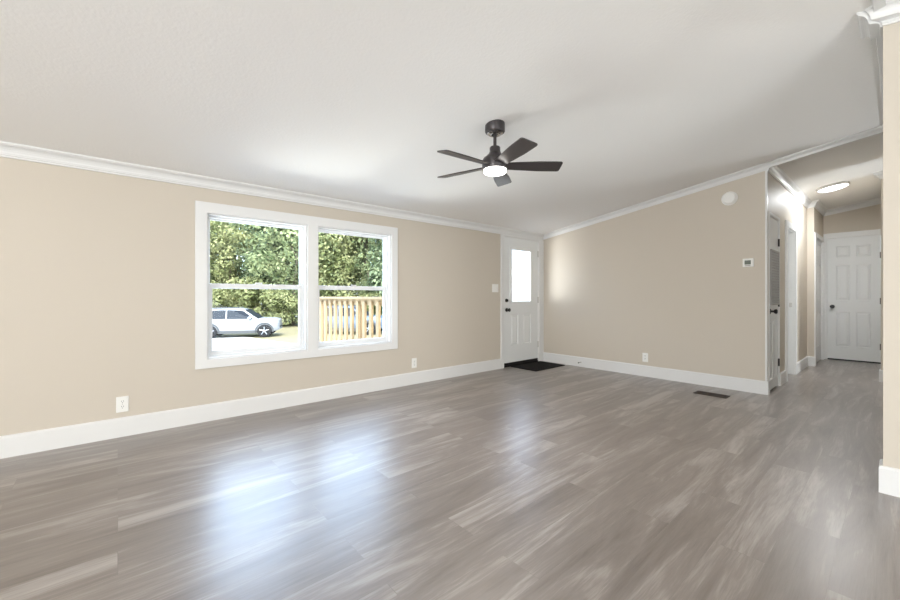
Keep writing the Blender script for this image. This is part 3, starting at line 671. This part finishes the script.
        tubeb = B(); tube(tubeb, (-1.6, s * 0.60, 1.63), (0.0, s * 0.60, 1.66), 0.018, seg=8); obj('roof_rail', tubeb, M['cladding'], c)
    box('front_grille', M['dark'], c, 1.94, 2.045, -0.40, 0.40, 0.50, 0.62, 0.02)
    return c
mid = at(-11.3, 21.0)
make_car('suv', 'white compact SUV parked side-on, seen through the left window', (*mid[:2], ZG + 0.012), -math.asin(math.cos(YAW)) + 0.0, M['carwhite'])
sv = bpy.data.objects['suv']; sv.rotation_euler.z = math.atan2(cR.y, cR.x) + R(16); sv.scale = (0.97, 1, 0.94)
mid2 = at(-5.75, 22.8)
make_car('parked_car', 'blue-grey car parked behind the deck railing', (*mid2[:2], ZG + 0.0), math.atan2(cR.y, cR.x) - 0.12, M['carblue'])

# trees: every tree has a trunk and a crown of leaf blades
def crown_mesh(seed, n, rx, rz, zc, leaf, blobs):
    rnd = random.Random(seed); b = B(); bl_ = []
    for i in range(blobs):
        a = rnd.uniform(0, 2 * math.pi); h = rnd.uniform(-1, 1); rr = rnd.uniform(0.25, 0.9) * math.sqrt(max(0.05, 1 - h * h * 0.8))
        bl_.append((rx * rr * math.cos(a), rx * rr * math.sin(a), zc + rz * h, rnd.uniform(0.22, 0.42) * rx))
    for i in range(n):
        cx, cy, cz_, r = rnd.choice(bl_)
        d = Vector((rnd.gauss(0, 1), rnd.gauss(0, 1), rnd.gauss(0, 1))).normalized() * r * rnd.uniform(0.7, 1.05)
        p = Vector((cx, cy, cz_)) + d * 1.0; s = leaf * rnd.uniform(0.5, 1.25)
        nrm = (d.normalized() + Vector((rnd.gauss(0, .5), rnd.gauss(0, .5), rnd.gauss(0.3, .5)))).normalized()
        u = nrm.orthogonal().normalized(); v_ = nrm.cross(u); a = rnd.uniform(0, 6.28); u, v_ = u * math.cos(a) + v_ * math.sin(a), v_ * math.cos(a) - u * math.sin(a)
        q = [b.verts.new(p + u * s), b.verts.new(p + v_ * s * 0.55 + nrm * s * 0.1), b.verts.new(p - u * s), b.verts.new(p - v_ * s * 0.55 + nrm * s * 0.1)]
        b.faces.new(q)
    return b
def trunk_mesh(seed, h, r):
    rnd = random.Random(seed); b = B(); p = Vector((0, 0, -0.05)); top = []
    for i in range(5):
        q = p + Vector((rnd.uniform(-.12, .12), rnd.uniform(-.12, .12), h / 5)); tube(b, p, q, r * (1 - i * 0.15), r * (0.85 - i * 0.15), 10); p = q
        if i >= 2:
            for k in range(2):
                a = rnd.uniform(0, 6.28); tube(b, p, p + Vector((math.cos(a) * h * .16, math.sin(a) * h * .16, h * .14)), r * .4, r * .15, 7)
    return b
protos = []
for k, (lm, rx, rz, zc, h) in enumerate((('leaf_a', 2.9, 4.0, 4.9, 7.6), ('leaf_b', 2.7, 4.3, 5.2, 8.2), ('leaf_c', 2.5, 3.6, 4.3, 6.6))):
    t = thing('tree', '', 'tree', (0, 0, ZG), group='trees beyond the driveway')
    obj('trunk', trunk_mesh(k + 5, h, 0.17), M['bark'], t, smooth=True); obj('foliage', crown_mesh(k + 11, 9500, rx, rz, zc, 0.145, 60), M[lm], t)
    protos.append(t)
rnd = random.Random(4)
kinds = ['bright green', 'deep green', 'yellow-green']
spots = []
for i, r in enumerate([-20.5, -17.6, -14.9, -12.0, -9.1, -6.4, -3.6, -0.6]): spots.append((r, 29.5 + (i % 3) * 1.1, [0, 2, 1, 0, 2, 0, 1, 2][i], 'front'))
for i, r in enumerate([-23.5, -19.3, -15.8, -12.6, -9.6, -6.6, -3.4, 0.4]): spots.append((r, 34.0 + (i % 2) * 1.4, [1, 0, 1, 2, 1, 0, 1, 1][i], 'back'))
nth = ['first', 'second', 'third', 'fourth', 'fifth', 'sixth', 'seventh', 'eighth']
cnt = {'front': 0, 'back': 0}; used = set()
for r, fw, k, row in spots:
    o = protos[k] if k not in used else copy_tree(protos[k]); used.add(k)
    o.location = at(r, fw); s = rnd.uniform(0.92, 1.15) * (1.12 if row == 'back' else 1.0); o.scale = (s, s, s); o.rotation_euler.z = rnd.uniform(0, 6.28)
    o['label'] = f'{kinds[k]} tree, {nth[cnt[row]]} from the left in the {row} row beyond the driveway'; cnt[row] += 1
# the tree line goes on to the left, curving towards the house
extra = ['at the left end of the tree line', 'nearest the house on the left of the driveway', 'between the driveway and the left end of the tree line', 'behind the left end of the tree line', 'far left beyond the driveway']
for i, (r, fw, k) in enumerate([(-24.6, 28.2, 1), (-31.5, 19.5, 0), (-28.6, 24.4, 2), (-28.0, 31.0, 1), (-33.8, 25.0, 0)]):
    o = copy_tree(protos[k]); o.location = at(r, fw); o.rotation_euler.z = i * 1.3; o['label'] = f'{kinds[k]} tree {extra[i]}'
# low shrubs in front of the trees
t = thing('shrub', '', 'shrub', (0, 0, ZG), group='shrubs below the trees')
obj('stem', trunk_mesh(40, 0.9, 0.05), M['bark'], t); obj('foliage', crown_mesh(41, 3200, 1.25, 0.95, 1.15, 0.11, 22), M['leaf_c'], t)
sp = [(-19.2, 28.0), (-16.6, 27.6), (-14.2, 27.9), (-11.9, 27.4), (-10.3, 28.6), (-8.0, 28.9), (-5.6, 28.7), (-3.2, 28.8)]
for i, (r, fw) in enumerate(sp):
    o = t if i == 0 else copy_tree(t)
    o.location = at(r, fw); s = rnd.uniform(0.9, 1.5); o.scale = (s, s, s * rnd.uniform(.8, 1.1)); o.rotation_euler.z = rnd.uniform(0, 6.28)
    o['label'] = f'low yellow-green shrub, {nth[i]} from the left along the tree line'

# added unseen lamp over the deck, imitating ground light through the entry door's lite
lamp('door_daylight_fill', 'AREA', (3.15, 4.95, 0.80), direction=(0.87, -0.44, 0.22), energy=66, color=(1.0, 0.98, 0.95), shape='RECTANGLE', size=1.0, size_y=0.7)
